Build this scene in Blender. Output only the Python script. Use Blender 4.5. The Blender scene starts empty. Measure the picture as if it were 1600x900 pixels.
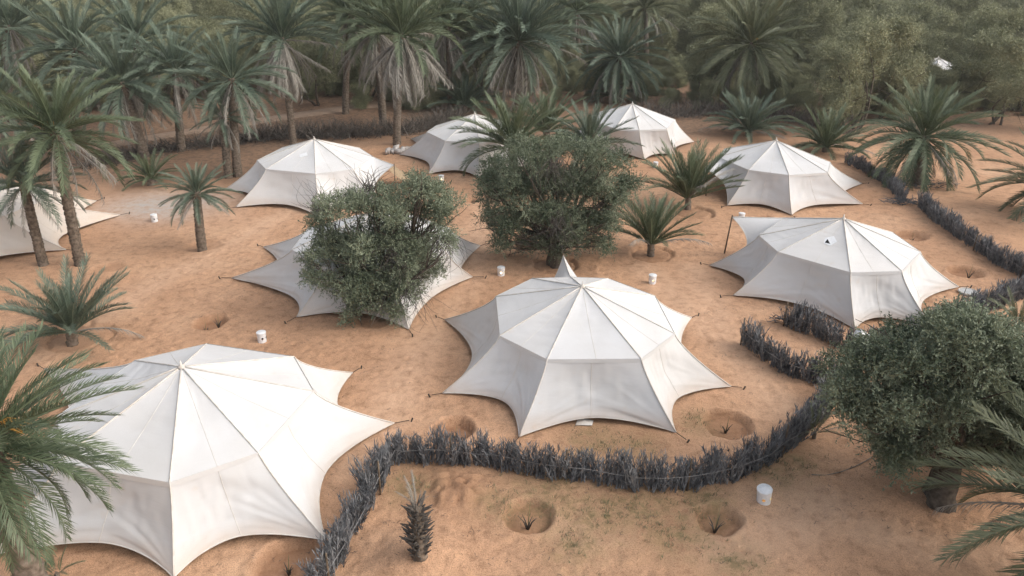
import bpy, math, random
import numpy as np
from mathutils import Vector, Matrix, Quaternion

sc = bpy.context.scene
R = math.radians
# ------------------------------------------------------------------ camera, sky, sun, exposure
F_PX, PITCH, CAM_H = 1150.0, 24.3, 12.0
cam_d = bpy.data.cameras.new('camera'); cam = bpy.data.objects.new('camera', cam_d)
sc.collection.objects.link(cam); sc.camera = cam
cam_d.sensor_width = 36; cam_d.lens = 36 * F_PX / 1600; cam_d.clip_start = 0.1; cam_d.clip_end = 2000
cam.location = (0, 0, CAM_H); cam.rotation_euler = (R(90 - PITCH), 0, 0)

SUN_EL, SUN_AZ = 42, 104            # degrees; azimuth from +Y towards +X (soft light comes from the right)
w = bpy.data.worlds.new('World'); sc.world = w; w.use_nodes = True
nt = w.node_tree; nt.nodes.clear()
sky = nt.nodes.new('ShaderNodeTexSky'); sky.sky_type = 'NISHITA'; sky.sun_disc = False
sky.sun_elevation = R(SUN_EL); sky.sun_rotation = R(SUN_AZ); sky.dust_density = 4.0; sky.ozone_density = 1.0
hs = nt.nodes.new('ShaderNodeHueSaturation'); hs.inputs['Saturation'].default_value = 0.46
bg = nt.nodes.new('ShaderNodeBackground'); bg.inputs['Strength'].default_value = 0.15
wo = nt.nodes.new('ShaderNodeOutputWorld')
nt.links.new(sky.outputs[0], hs.inputs['Color']); nt.links.new(hs.outputs[0], bg.inputs[0]); nt.links.new(bg.outputs[0], wo.inputs[0])
sd = bpy.data.lights.new('sun', 'SUN'); sd.energy = 0.5; sd.angle = R(80); sd.color = (1.0, 0.965, 0.92)
so = bpy.data.objects.new('sun', sd); sc.collection.objects.link(so)
sdir = Vector((math.sin(R(SUN_AZ)) * math.cos(R(SUN_EL)), math.cos(R(SUN_AZ)) * math.cos(R(SUN_EL)), math.sin(R(SUN_EL))))
so.rotation_euler = (-sdir).to_track_quat('-Z', 'Y').to_euler(); so.location = (0, 0, 30)
sc.view_settings.view_transform = 'Standard'; sc.view_settings.look = 'None'
sc.view_settings.exposure = 0.72; sc.view_settings.gamma = 1.0
try: sc.cycles.use_denoising = True
except Exception: pass
sc.cycles.use_adaptive_sampling = True; sc.cycles.adaptive_threshold = 0.025; sc.cycles.max_bounces = 4; sc.cycles.diffuse_bounces = 2; sc.cycles.transparent_max_bounces = 8

# ------------------------------------------------------------------ helpers
C = sc.collection
rng = np.random.default_rng(7); random.seed(7)
_p = R(PITCH); FW = np.array([0, math.cos(_p), -math.sin(_p)]); UP = np.array([0, math.sin(_p), math.cos(_p)])
def ray(x, y): return np.array([1., 0, 0]) * ((x - 800) / F_PX) + FW - UP * ((y - 450) / F_PX)
def at(x, y, z=0.0):                       # place on the horizontal plane z that was read off the photograph
    d = ray(x, y); return np.array([0, 0, CAM_H]) + d * ((z - CAM_H) / d[2])
def at_y(x, y, Y):                         # place at ground distance Y
    d = ray(x, y); return np.array([0, 0, CAM_H]) + d * (Y / d[1])

def mesh(name, V, F, mat=None, smooth=False, tint=None):
    """V (n,3); F list of equal-size-polygon arrays"""
    V = np.asarray(V, dtype=np.float32).reshape(-1, 3); me = bpy.data.meshes.new(name)
    if not isinstance(F, list): F = [F]
    F = [np.asarray(f, dtype=np.int32) for f in F if len(f)]
    nl = sum(f.size for f in F); npoly = sum(len(f) for f in F)
    me.vertices.add(len(V)); me.vertices.foreach_set('co', V.ravel())
    me.loops.add(nl); me.loops.foreach_set('vertex_index', np.concatenate([f.ravel() for f in F]))
    me.polygons.add(npoly)
    tot = np.concatenate([np.full(len(f), f.shape[1], np.int32) for f in F])
    me.polygons.foreach_set('loop_start', np.concatenate([[0], np.cumsum(tot)[:-1]]).astype(np.int32))
    try: me.polygons.foreach_set('loop_total', tot)
    except Exception: pass
    if smooth: me.polygons.foreach_set('use_smooth', np.ones(npoly, dtype=bool))
    me.update(calc_edges=True)
    if tint is not None:
        a = me.attributes.new('tint', 'FLOAT', 'POINT'); a.data.foreach_set('value', np.asarray(tint, np.float32))
    if mat: me.materials.append(mat)
    return me
def obj(name, me, parent=None, loc=(0, 0, 0)):
    o = bpy.data.objects.new(name, me); C.objects.link(o); o.location = loc
    if parent is not None: o.parent = parent
    return o
def tag(o, label=None, cat=None, group=None, kind=None):
    if label: o['label'] = label
    if cat: o['category'] = cat
    if group: o['group'] = group
    if kind: o['kind'] = kind
    return o
def empty(name, loc, label=None, cat=None, group=None):
    o = bpy.data.objects.new(name, None); C.objects.link(o); o.location = loc; o.empty_display_size = 0.2
    return tag(o, label, cat, group)
class MB:                                   # collects pieces of ONE part
    def __init__(s): s.V = []; s.Q = []; s.T = []; s.n = 0
    def add(s, V, Q=None, T=None):
        V = np.asarray(V, float).reshape(-1, 3)
        if Q is not None and len(Q): s.Q.append(np.asarray(Q) + s.n)
        if T is not None and len(T): s.T.append(np.asarray(T) + s.n)
        s.V.append(V); s.n += len(V)
    def tube(s, P, rad, k=6, cap=True):
        P = np.asarray(P, float); n = len(P); rad = np.broadcast_to(np.asarray(rad, float), (n,))
        T = np.gradient(P, axis=0); T /= np.linalg.norm(T, axis=1)[:, None] + 1e-9
        a = np.array([0, 0, 1.]) if abs(T[0][2]) < .9 else np.array([1., 0, 0])
        V = []
        for i in range(n):
            u = np.cross(T[i], a); u /= np.linalg.norm(u) + 1e-9; v = np.cross(T[i], u); a = a if True else u
            an = np.arange(k) * 2 * math.pi / k
            V.append(P[i] + rad[i] * (np.cos(an)[:, None] * u + np.sin(an)[:, None] * v))
        V = np.concatenate(V); Q = []; Tt = []
        for i in range(n - 1):
            for j in range(k): Q.append((i * k + j, i * k + (j + 1) % k, (i + 1) * k + (j + 1) % k, (i + 1) * k + j))
        if cap:
            V = np.vstack([V, P[0], P[-1]])
            for j in range(k):
                Tt.append((n * k, (j + 1) % k, j)); Tt.append((n * k + 1, (n - 1) * k + j, (n - 1) * k + (j + 1) % k))
        s.add(V, Q, Tt)
    def mesh(s, name, mat, smooth=False):
        F = []
        if s.Q: F.append(np.concatenate(s.Q))
        if s.T: F.append(np.concatenate(s.T))
        return mesh(name, np.concatenate(s.V), F, mat, smooth)
def grid_faces(nu, nv):
    i = np.arange(nu)[:, None]; j = np.arange(nv)[None, :]; a = (i * (nv + 1) + j)
    return np.stack([a, a + nv + 1, a + nv + 2, a + 1], -1).reshape(-1, 4)

def _hash(ix, iy, seed):
    h = (ix.astype(np.int64) * 374761393 + iy.astype(np.int64) * 668265263 + seed * 974711) & 0x7fffffff
    h = ((h ^ (h >> 13)) * 1274126177) & 0x7fffffff
    return ((h ^ (h >> 16)) & 0xffff) / 65535.0
def vnoise(x, y, seed=0):
    ix = np.floor(x); iy = np.floor(y); fx = x - ix; fy = y - iy; fx = fx * fx * (3 - 2 * fx); fy = fy * fy * (3 - 2 * fy)
    a = _hash(ix, iy, seed); b = _hash(ix + 1, iy, seed); c = _hash(ix, iy + 1, seed); d = _hash(ix + 1, iy + 1, seed)
    return (a * (1 - fx) + b * fx) * (1 - fy) + (c * (1 - fx) + d * fx) * fy - 0.5
def fbm(x, y, seed=0, o=3):
    s = 0; a = 1.0
    for k in range(o): s = s + a * vnoise(x * 2 ** k, y * 2 ** k, seed + k); a *= .5
    return s

# ------------------------------------------------------------------ materials
def mat(name, rough=0.8, spec=0.25):
    m = bpy.data.materials.new(name); m.use_nodes = True; n = m.node_tree
    b = n.nodes['Principled BSDF']; b.inputs['Roughness'].default_value = rough; b.inputs['Specular IOR Level'].default_value = spec
    return m, n, b
def N(n, t, **kw):
    x = n.nodes.new(t)
    for k, v in kw.items():
        if k in x.inputs: x.inputs[k].default_value = v
        else: setattr(x, k, v)
    return x
def ramp(n, stops):
    r = n.nodes.new('ShaderNodeValToRGB'); e = r.color_ramp.elements
    while len(e) < len(stops): e.new(0.5)
    for el, (p, c) in zip(e, stops): el.position = p; el.color = (*c, 1) if len(c) == 3 else c
    return r
def mixc(n, fac, a, b, mode='MIX'):
    x = n.nodes.new('ShaderNodeMix'); x.data_type = 'RGBA'; x.blend_type = mode
    for sock, v in ((0, fac), (6, a), (7, b)):
        if hasattr(v, 'is_output'): n.links.new(v, x.inputs[sock])
        elif sock == 0: x.inputs[0].default_value = v
        else: x.inputs[sock].default_value = (*v, 1)
    return x.outputs[2]
def varied(name, lo, hi, rough=0.7, scale=3.0, spec=0.2, tint=False, transl=0.0, bump=0.0, coord='Object', objrand=0.5):
    """colour runs lo..hi by noise, by the object's own random number and by the leaf's own tint"""
    m, n, b = mat(name, rough, spec); L = n.links
    tc = N(n, 'ShaderNodeTexCoord'); nz = N(n, 'ShaderNodeTexNoise', Scale=scale, Detail=4.0); L.new(tc.outputs[coord], nz.inputs['Vector'])
    oi = N(n, 'ShaderNodeObjectInfo')
    ma = N(n, 'ShaderNodeMath', operation='MULTIPLY_ADD'); L.new(oi.outputs['Random'], ma.inputs[0]); ma.inputs[1].default_value = objrand
    mr = N(n, 'ShaderNodeMapRange'); mr.inputs[1].default_value = .3; mr.inputs[2].default_value = .7; mr.inputs[3].default_value = -objrand / 2; mr.inputs[4].default_value = 1 - objrand / 2
    L.new(nz.outputs[0], mr.inputs[0]); L.new(mr.outputs[0], ma.inputs[2]); f = ma.outputs[0]
    if tint:
        at_ = N(n, 'ShaderNodeAttribute', attribute_name='tint'); m2 = N(n, 'ShaderNodeMath', operation='MULTIPLY_ADD')
        L.new(at_.outputs['Fac'], m2.inputs[0]); m2.inputs[1].default_value = .8
        m3 = N(n, 'ShaderNodeMath', operation='MULTIPLY_ADD'); L.new(f, m3.inputs[0]); m3.inputs[1].default_value = .6; m3.inputs[2].default_value = -.2
        L.new(m3.outputs[0], m2.inputs[2]); f = m2.outputs[0]
    cl = N(n, 'ShaderNodeClamp'); L.new(f, cl.inputs[0])
    col = mixc(n, cl.outputs[0], lo, hi); L.new(col, b.inputs['Base Color'])
    if bump:
        bp = N(n, 'ShaderNodeBump', Strength=bump, Distance=.02); L.new(nz.outputs[0], bp.inputs['Height']); L.new(bp.outputs[0], b.inputs['Normal'])
    if transl:
        t = N(n, 'ShaderNodeBsdfTranslucent'); L.new(col, t.inputs[0]); mx = N(n, 'ShaderNodeMixShader'); mx.inputs[0].default_value = transl
        out = n.nodes['Material Output']; L.new(b.outputs[0], mx.inputs[1]); L.new(t.outputs[0], mx.inputs[2]); L.new(mx.outputs[0], out.inputs[0])
    return m

M = {}
M['frond_blue'] = varied('frond_blue_green', (.064, .096, .066), (.185, .228, .16), .5, 1.5, .35, True, .12)
M['frond_green'] = varied('frond_green', (.060, .088, .047), (.18, .215, .122), .5, 1.5, .35, True, .12)
M['frond_olive'] = varied('frond_yellow_green', (.075, .090, .050), (.210, .222, .125), .5, 1.5, .35, True, .12)
M['frond_dry'] = varied('frond_dry', (.17, .155, .135), (.38, .35, .30), .8, 2.0, .1, True)
M['rachis'] = varied('frond_stalk', (.14, .13, .06), (.26, .22, .11), .6, 3, .3)
M['trunk'] = varied('palm_trunk', (.09, .070, .052), (.25, .20, .155), .9, 9.0, .1, bump=.8)
M['fruit'] = varied('date_stalk', (.30, .15, .03), (.45, .26, .07), .6, 5)
M['bark'] = varied('bark', (.060, .048, .038), (.15, .125, .10), .95, 8.0, .1, bump=1.0)
M['twig'] = varied('dead_twig', (.07, .06, .055), (.17, .15, .135), .95, 6.0, .1)
M['olive'] = varied('olive_leaf', (.072, .098, .056), (.285, .318, .21), .5, 1.2, .35, True, .15)
M['wood_leaf'] = varied('wood_leaf', (.15, .16, .088), (.375, .375, .225), .6, .6, .2, True)
M['weed'] = varied('weed', (.10, .10, .05), (.21, .19, .105), .7, 4.0, .2)
M['fence'] = varied('dry_fence_frond', (.078, .081, .088), (.29, .29, .288), .85, 5.0, .15, True)
M['brush'] = varied('dry_brush', (.075, .065, .056), (.19, .165, .14), .9, 5.0, .1, True)
M['rope'] = varied('rope', (.16, .13, .10), (.30, .26, .21), .9, 10)
M['wire'] = varied('fence_cord', (.18, .175, .17), (.30, .29, .28), .8, 10)
M['stake'] = varied('stake', (.03, .026, .022), (.08, .065, .05), .8, 10)
M['pole'] = varied('wooden_pole', (.09, .065, .045), (.20, .15, .10), .8, 8)
M['bucket'] = varied('white_plastic', (.70, .70, .69), (.82, .82, .81), .35, 12, .5, objrand=.3)
M['rubble'] = varied('pale_rubble', (.40, .35, .31), (.66, .62, .58), .9, 5)
M['mat'] = varied('woven_mat', (.26, .185, .11), (.40, .30, .19), .9, 14, bump=.5)
M['metal'] = varied('dull_metal', (.30, .30, .29), (.48, .47, .45), .5, 6, .5)
M['black'] = varied('painted_dark', (.012, .012, .012), (.02, .02, .02), .9, 6)
m, n, b = mat('lamp_glow', .5); b.inputs['Base Color'].default_value = (1, .8, .4, 1); b.inputs['Emission Color'].default_value = (1, .78, .38, 1); b.inputs['Emission Strength'].default_value = 4.0; M['glow'] = m

def canvas(name, lo, hi, seam=False):
    m, n, b = mat(name, .75, .15); L = n.links
    tc = N(n, 'ShaderNodeTexCoord'); oi = N(n, 'ShaderNodeObjectInfo')
    nz = N(n, 'ShaderNodeTexNoise', Scale=.9, Detail=5.0, Roughness=.6); L.new(tc.outputs['Object'], nz.inputs['Vector'])
    mr = N(n, 'ShaderNodeMapRange'); mr.inputs[1].default_value = .3; mr.inputs[2].default_value = .85
    L.new(nz.outputs[0], mr.inputs[0])
    c1 = mixc(n, mr.outputs[0], hi, lo)
    c2 = mixc(n, oi.outputs['Random'], (1.0, .985, .965), (.945, .955, .965))
    c3 = mixc(n, 1.0, c1, c2, 'MULTIPLY')
    # sparse beige water stains
    st = N(n, 'ShaderNodeTexNoise', Scale=2.3, Detail=3.0); L.new(tc.outputs['Object'], st.inputs['Vector'])
    sr = N(n, 'ShaderNodeMapRange'); sr.inputs[1].default_value = .66; sr.inputs[2].default_value = .80; sr.inputs[4].default_value = .45; L.new(st.outputs[0], sr.inputs[0])
    c4 = mixc(n, sr.outputs[0], c3, (.62, .53, .44))
    sx = N(n, 'ShaderNodeSeparateXYZ'); L.new(tc.outputs['Object'], sx.inputs[0]); dz_ = N(n, 'ShaderNodeMapRange'); dz_.inputs[1].default_value = .55; dz_.inputs[2].default_value = .05; L.new(sx.outputs[2], dz_.inputs[0])
    dn = N(n, 'ShaderNodeMath', operation='MULTIPLY'); L.new(dz_.outputs[0], dn.inputs[0]); L.new(nz.outputs[0], dn.inputs[1]); c4 = mixc(n, dn.outputs[0], c4, (.60, .46, .34)); L.new(c4, b.inputs['Base Color'])
    mp = N(n, 'ShaderNodeMapping'); mp.inputs['Scale'].default_value = (1, 1, 4.5); L.new(tc.outputs['Object'], mp.inputs[0])
    wz = N(n, 'ShaderNodeTexNoise', Scale=1.6, Detail=4.0, Distortion=.8); L.new(mp.outputs[0], wz.inputs['Vector'])
    bp = N(n, 'ShaderNodeBump', Strength=.10, Distance=.05); L.new(wz.outputs[0], bp.inputs['Height']); L.new(bp.outputs[0], b.inputs['Normal'])
    t = N(n, 'ShaderNodeBsdfTranslucent'); L.new(c4, t.inputs[0]); mx = N(n, 'ShaderNodeMixShader'); mx.inputs[0].default_value = .06
    L.new(b.outputs[0], mx.inputs[1]); L.new(t.outputs[0], mx.inputs[2]); L.new(mx.outputs[0], n.nodes['Material Output'].inputs[0])
    return m
M['canvas'] = canvas('tent_canvas', (.63, .61, .58), (.70, .69, .675))
M['canvas_cream'] = canvas('tent_canvas_cream', (.60, .53, .455), (.68, .62, .55))
M['seam'] = varied('canvas_seam', (.56, .50, .43), (.68, .65, .60), .8, 6, .1)

def sand():
    m, n, b = mat('sand', .95, .1); L = n.links
    g = N(n, 'ShaderNodeNewGeometry'); pos = g.outputs['Position']
    n1 = N(n, 'ShaderNodeTexNoise', Scale=.22, Detail=5.0, Roughness=.6); L.new(pos, n1.inputs['Vector'])
    r1 = ramp(n, [(.32, (.43, .252, .150)), (.52, (.51, .308, .188)), (.72, (.58, .372, .238))]); L.new(n1.outputs[0], r1.inputs[0])
    n2 = N(n, 'ShaderNodeTexNoise', Scale=2.6, Detail=8.0, Roughness=.72); L.new(pos, n2.inputs['Vector'])
    r2 = ramp(n, [(.30, (.62, .60, .58)), (.50, (1, 1, 1)), (.75, (1.12, 1.10, 1.06))]); L.new(n2.outputs[0], r2.inputs[0])
    c = mixc(n, 1.0, r1.outputs[0], r2.outputs[0], 'MULTIPLY')
    # dry plant crumbs lying in patches
    n3 = N(n, 'ShaderNodeTexNoise', Scale=14.0, Detail=6.0, Roughness=.8); L.new(pos, n3.inputs['Vector'])
    n4 = N(n, 'ShaderNodeTexNoise', Scale=.55, Detail=3.0); L.new(pos, n4.inputs['Vector'])
    m3 = N(n, 'ShaderNodeMapRange'); m3.inputs[1].default_value = .56; m3.inputs[2].default_value = .66; L.new(n3.outputs[0], m3.inputs[0])
    m4 = N(n, 'ShaderNodeMapRange'); m4.inputs[1].default_value = .45; m4.inputs[2].default_value = .68; m4.inputs[4].default_value = .75; L.new(n4.outputs[0], m4.inputs[0])
    mu = N(n, 'ShaderNodeMath', operation='MULTIPLY'); L.new(m3.outputs[0], mu.inputs[0]); L.new(m4.outputs[0], mu.inputs[1])
    c = mixc(n, mu.outputs[0], c, (.17, .115, .075))
    n5 = N(n, 'ShaderNodeTexNoise', Scale=38.0, Detail=3.0, Roughness=.7); L.new(pos, n5.inputs['Vector'])
    r5 = ramp(n, [(.33, (.58, .56, .54)), (.5, (1, 1, 1)), (.68, (1.18, 1.15, 1.13))]); L.new(n5.outputs[0], r5.inputs[0]); c = mixc(n, 1.0, c, r5.outputs[0], 'MULTIPLY')
    for nm, colr in (('trod', (.60, .40, .27)), ('litter', (.155, .105, .072)), ('ash', (.42, .38, .34)), ('damp', (.30, .165, .095)), ('green', (.16, .135, .065))):  # the litter tone also carries shade painted in below the wood
        a = N(n, 'ShaderNodeAttribute', attribute_name=nm)
        k = N(n, 'ShaderNodeMath', operation='MULTIPLY'); L.new(a.outputs['Fac'], k.inputs[0])
        mm = N(n, 'ShaderNodeMapRange'); mm.inputs[1].default_value = .35; mm.inputs[2].default_value = .6; mm.inputs[3].default_value = .35 if nm != 'green' else 0.0; L.new(n2.outputs[0], mm.inputs[0])
        L.new(mm.outputs[0], k.inputs[1]); c = mixc(n, k.outputs[0], c, colr)
    L.new(c, b.inputs['Base Color'])
    nb = N(n, 'ShaderNodeTexNoise', Scale=7.0, Detail=7.0, Roughness=.65); L.new(pos, nb.inputs['Vector'])
    bp = N(n, 'ShaderNodeBump', Strength=.6, Distance=.07); L.new(nb.outputs[0], bp.inputs['Height']); L.new(bp.outputs[0], b.inputs['Normal'])
    return m
M['sand'] = sand()

# ------------------------------------------------------------------ the ground
# planting pits: (pixel x, y, radius m, depth)
PITS = [(327, 503, 0.59, 0.23), (710, 670, 0.58, 0.26), (1136, 661, 0.69, 0.19), (826, 806, .60, .17), (1123, 812, .54, .18), (1425, 369, 0.69, 0.23),
        (1508, 426, 0.71, 0.23), (1018, 397, 0.90, 0.07), (1085, 332, 0.95, 0.07), (643, 270, 0.71, 0.22), (737, 313, 0.48, 0.22), (1196, 347, 0.77, 0.26),
        (168, 420, 0.58, 0.08), (125, 525, 1.03, 0.06), (452, 885, 0.81, 0.19), (318, 384, 0.77, 0.06), (590, 497, 0.80, 0.06), (868, 414, 0.90, 0.06)]
PITW = [(*at(x, y)[:2], r, d) for x, y, r, d in PITS]
MOUNDS = [(*at(655, 868)[:2], 1.25, .30), (*at(712, 770)[:2], .85, .22), (*at(1360, 300)[:2], 3.0, .25), (*at(1560, 340)[:2], 5, .3)]
def gz(x, y):
    x = np.asarray(x, float); y = np.asarray(y, float)
    z = .10 * fbm(x * .18, y * .18, 3, 3) + .045 * fbm(x * .9, y * .9, 11, 3)
    for (px, py, r, h) in MOUNDS: z = z + h * np.exp(-((x - px) ** 2 + (y - py) ** 2) / (r * r * .55))
    w1 = 1 + .22 * vnoise(x * 2.3, y * 2.3, 21) + .12 * vnoise(x * 6, y * 6, 22)
    for (px, py, r, d) in PITW:
        q = np.sqrt((x - px) ** 2 + (y - py) ** 2) / r * w1
        s = np.clip((1.02 - q) / .13, 0, 1); s = s * s * (3 - 2 * s)
        ring = r > .8; z = z - d * s + .22 * d * np.exp(-((q - 1.14) / .10) ** 2) - (.13 * np.exp(-((q - .97) / .075) ** 2) if ring else 0)
    return z
def gp(x, y): return float(gz(x, y))
def on(px, py):
    p = at(px, py); return np.array([p[0], p[1], gp(p[0], p[1])])
def axis(a, b, step, lo, hi, g):
    c = list(np.arange(a, b + 1e-6, step)); s = step
    while c[-1] < hi: s *= g; c.append(c[-1] + s)
    s = step; l = [a]
    while l[-1] > lo: s *= g; l.append(l[-1] - s)
    return np.array(l[:0:-1] + c)
gx = axis(-16, 18, .085, -600, 600, 1.07); gy = axis(9, 41, .085, -200, 900, 1.045)
X, Y = np.meshgrid(gx, gy, indexing='ij'); Z = gz(X, Y)
nearm = np.clip((45 - Y) / 12, 0, 1) * np.clip((26 - np.abs(X)) / 6, 0, 1)
Z = Z + nearm * (.030 * vnoise(X * 3.1, Y * 3.1, 40) + .022 * vnoise(X * 6.5, Y * 6.5, 41))
clod = at(712, 770)
fr_ = np.random.default_rng(12)                                     # footprints trodden into the sand
for k in range(5200):
    fx, fy = fr_.uniform(-15.5, 17.5), fr_.uniform(9.2, 33)
    if vnoise(np.array(fx * .35), np.array(fy * .35), 70) < -.12: continue
    i0, i1 = np.searchsorted(gx, [fx - .3, fx + .3]); j0, j1 = np.searchsorted(gy, [fy - .3, fy + .3]); a = fr_.uniform(0, 6.28)
    dx = X[i0:i1, j0:j1] - fx; dy = Y[i0:i1, j0:j1] - fy; u_ = (dx * math.cos(a) + dy * math.sin(a)) / .15; v_ = (-dx * math.sin(a) + dy * math.cos(a)) / .075; q = u_ * u_ + v_ * v_
    Z[i0:i1, j0:j1] += fr_.uniform(.5, 1.1) * (-.030 * np.exp(-q) + .013 * np.exp(-(np.sqrt(q) - 1.6) ** 2 * 3))
Z = Z + .30 * np.exp(-((X - clod[0]) ** 2 + (Y - clod[1]) ** 2) / .6) * (vnoise(X * 7, Y * 7, 60) + .5 * vnoise(X * 14, Y * 14, 61))
gm = mesh('ground', np.stack([X, Y, Z], -1), grid_faces(len(gx) - 1, len(gy) - 1), M['sand'], True)
def gattr(nm, val): a = gm.attributes.new(nm, 'FLOAT', 'POINT'); a.data.foreach_set('value', np.clip(val, 0, 1).astype(np.float32).ravel())
nzl = fbm(X * .3, Y * .3, 80, 3)
edge = 47 + 6 * nzl - np.where(X < -14, 9 + (-14 - X) * .25, 0) + np.clip(X, 0, 40) * .10
gattr('litter', (Y - edge) / 7 * .9)  # leaf litter, plus shade behind the left palms painted into the ground
ac = at(262, 322); gattr('ash', 1.3 * np.exp(-(((X - ac[0]) / 3.0) ** 2 + ((Y - ac[1]) / 2.2) ** 2)) * (1 + nzl))
dm = np.zeros_like(X)
for (px, py, r, d) in PITW: dm = np.maximum(dm, np.clip((1.05 - np.hypot(X - px, Y - py) / r) / .2, 0, 1) * min(1, d * 6.0))
dm = np.maximum(dm, np.exp(-((X - clod[0]) ** 2 + (Y - clod[1]) ** 2) / .7))
gattr('damp', dm)
tr = np.zeros_like(X)
for rt in ([(60, 560), (250, 440), (450, 330), (700, 320)], [(560, 720), (650, 560), (730, 450), (760, 300)], [(1080, 420), (1130, 520), (1230, 640), (1010, 420)], [(1130, 860), (1300, 800), (1450, 860), (1590, 880)]):
    W_ = [at(*p)[:2] for p in rt]
    for a, b in zip(W_[:-1], W_[1:]):
        ab = b - a; t = np.clip(((X - a[0]) * ab[0] + (Y - a[1]) * ab[1]) / (ab @ ab), 0, 1); dd = np.hypot(X - a[0] - t * ab[0], Y - a[1] - t * ab[1]); tr = np.maximum(tr, np.exp(-(dd / (.75 + .5 * nzl)) ** 2))
gattr('trod', tr * .55)
WEEDC = [(860, 770, 1.2), (940, 800, 1.3), (1000, 790, 1.2), (1060, 830, 1.0), (930, 690, .9), (990, 700, .8), (1210, 740, .8), (1100, 780, .8), (780, 790, .6), (1090, 660, .6), (900, 850, .8), (1240, 720, .7), (1150, 880, .7), (640, 760, .7)]
gr = np.zeros_like(X)
for (a, b_, r) in WEEDC:
    q = at(a, b_); gr = np.maximum(gr, .75 * np.exp(-((X - q[0]) ** 2 + (Y - q[1]) ** 2) / (r * r)))
gattr('green', gr)
tag(obj('ground', gm), kind='structure')

# sandy track running behind the palms on the left
tp = [at(150, 232), at(300, 205), at(430, 186), at(560, 168), at(700, 150), at(860, 142)]
V = []; 
for p in tp:
    z = gp(p[0], p[1]) + .10; V += [(p[0], p[1] - 1.0, z), (p[0], p[1] + 1.2, z), (p[0], p[1] - 1.8, z - .4), (p[0], p[1] + 2.0, z - .4)]
Q = []
for i in range(len(tp) - 1):
    a = 4 * i; c = a + 4; Q += [(a, c, c + 1, a + 1), (a + 2, c + 2, c, a), (a + 1, c + 1, c + 3, a + 3)]
M['track'] = varied('track_sand', (.28, .195, .135), (.38, .27, .19), .95, 1.5, bump=.4)
tag(obj('sand_track', mesh('sand_track', V, np.array(Q), M['track'])), kind='structure')

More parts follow.
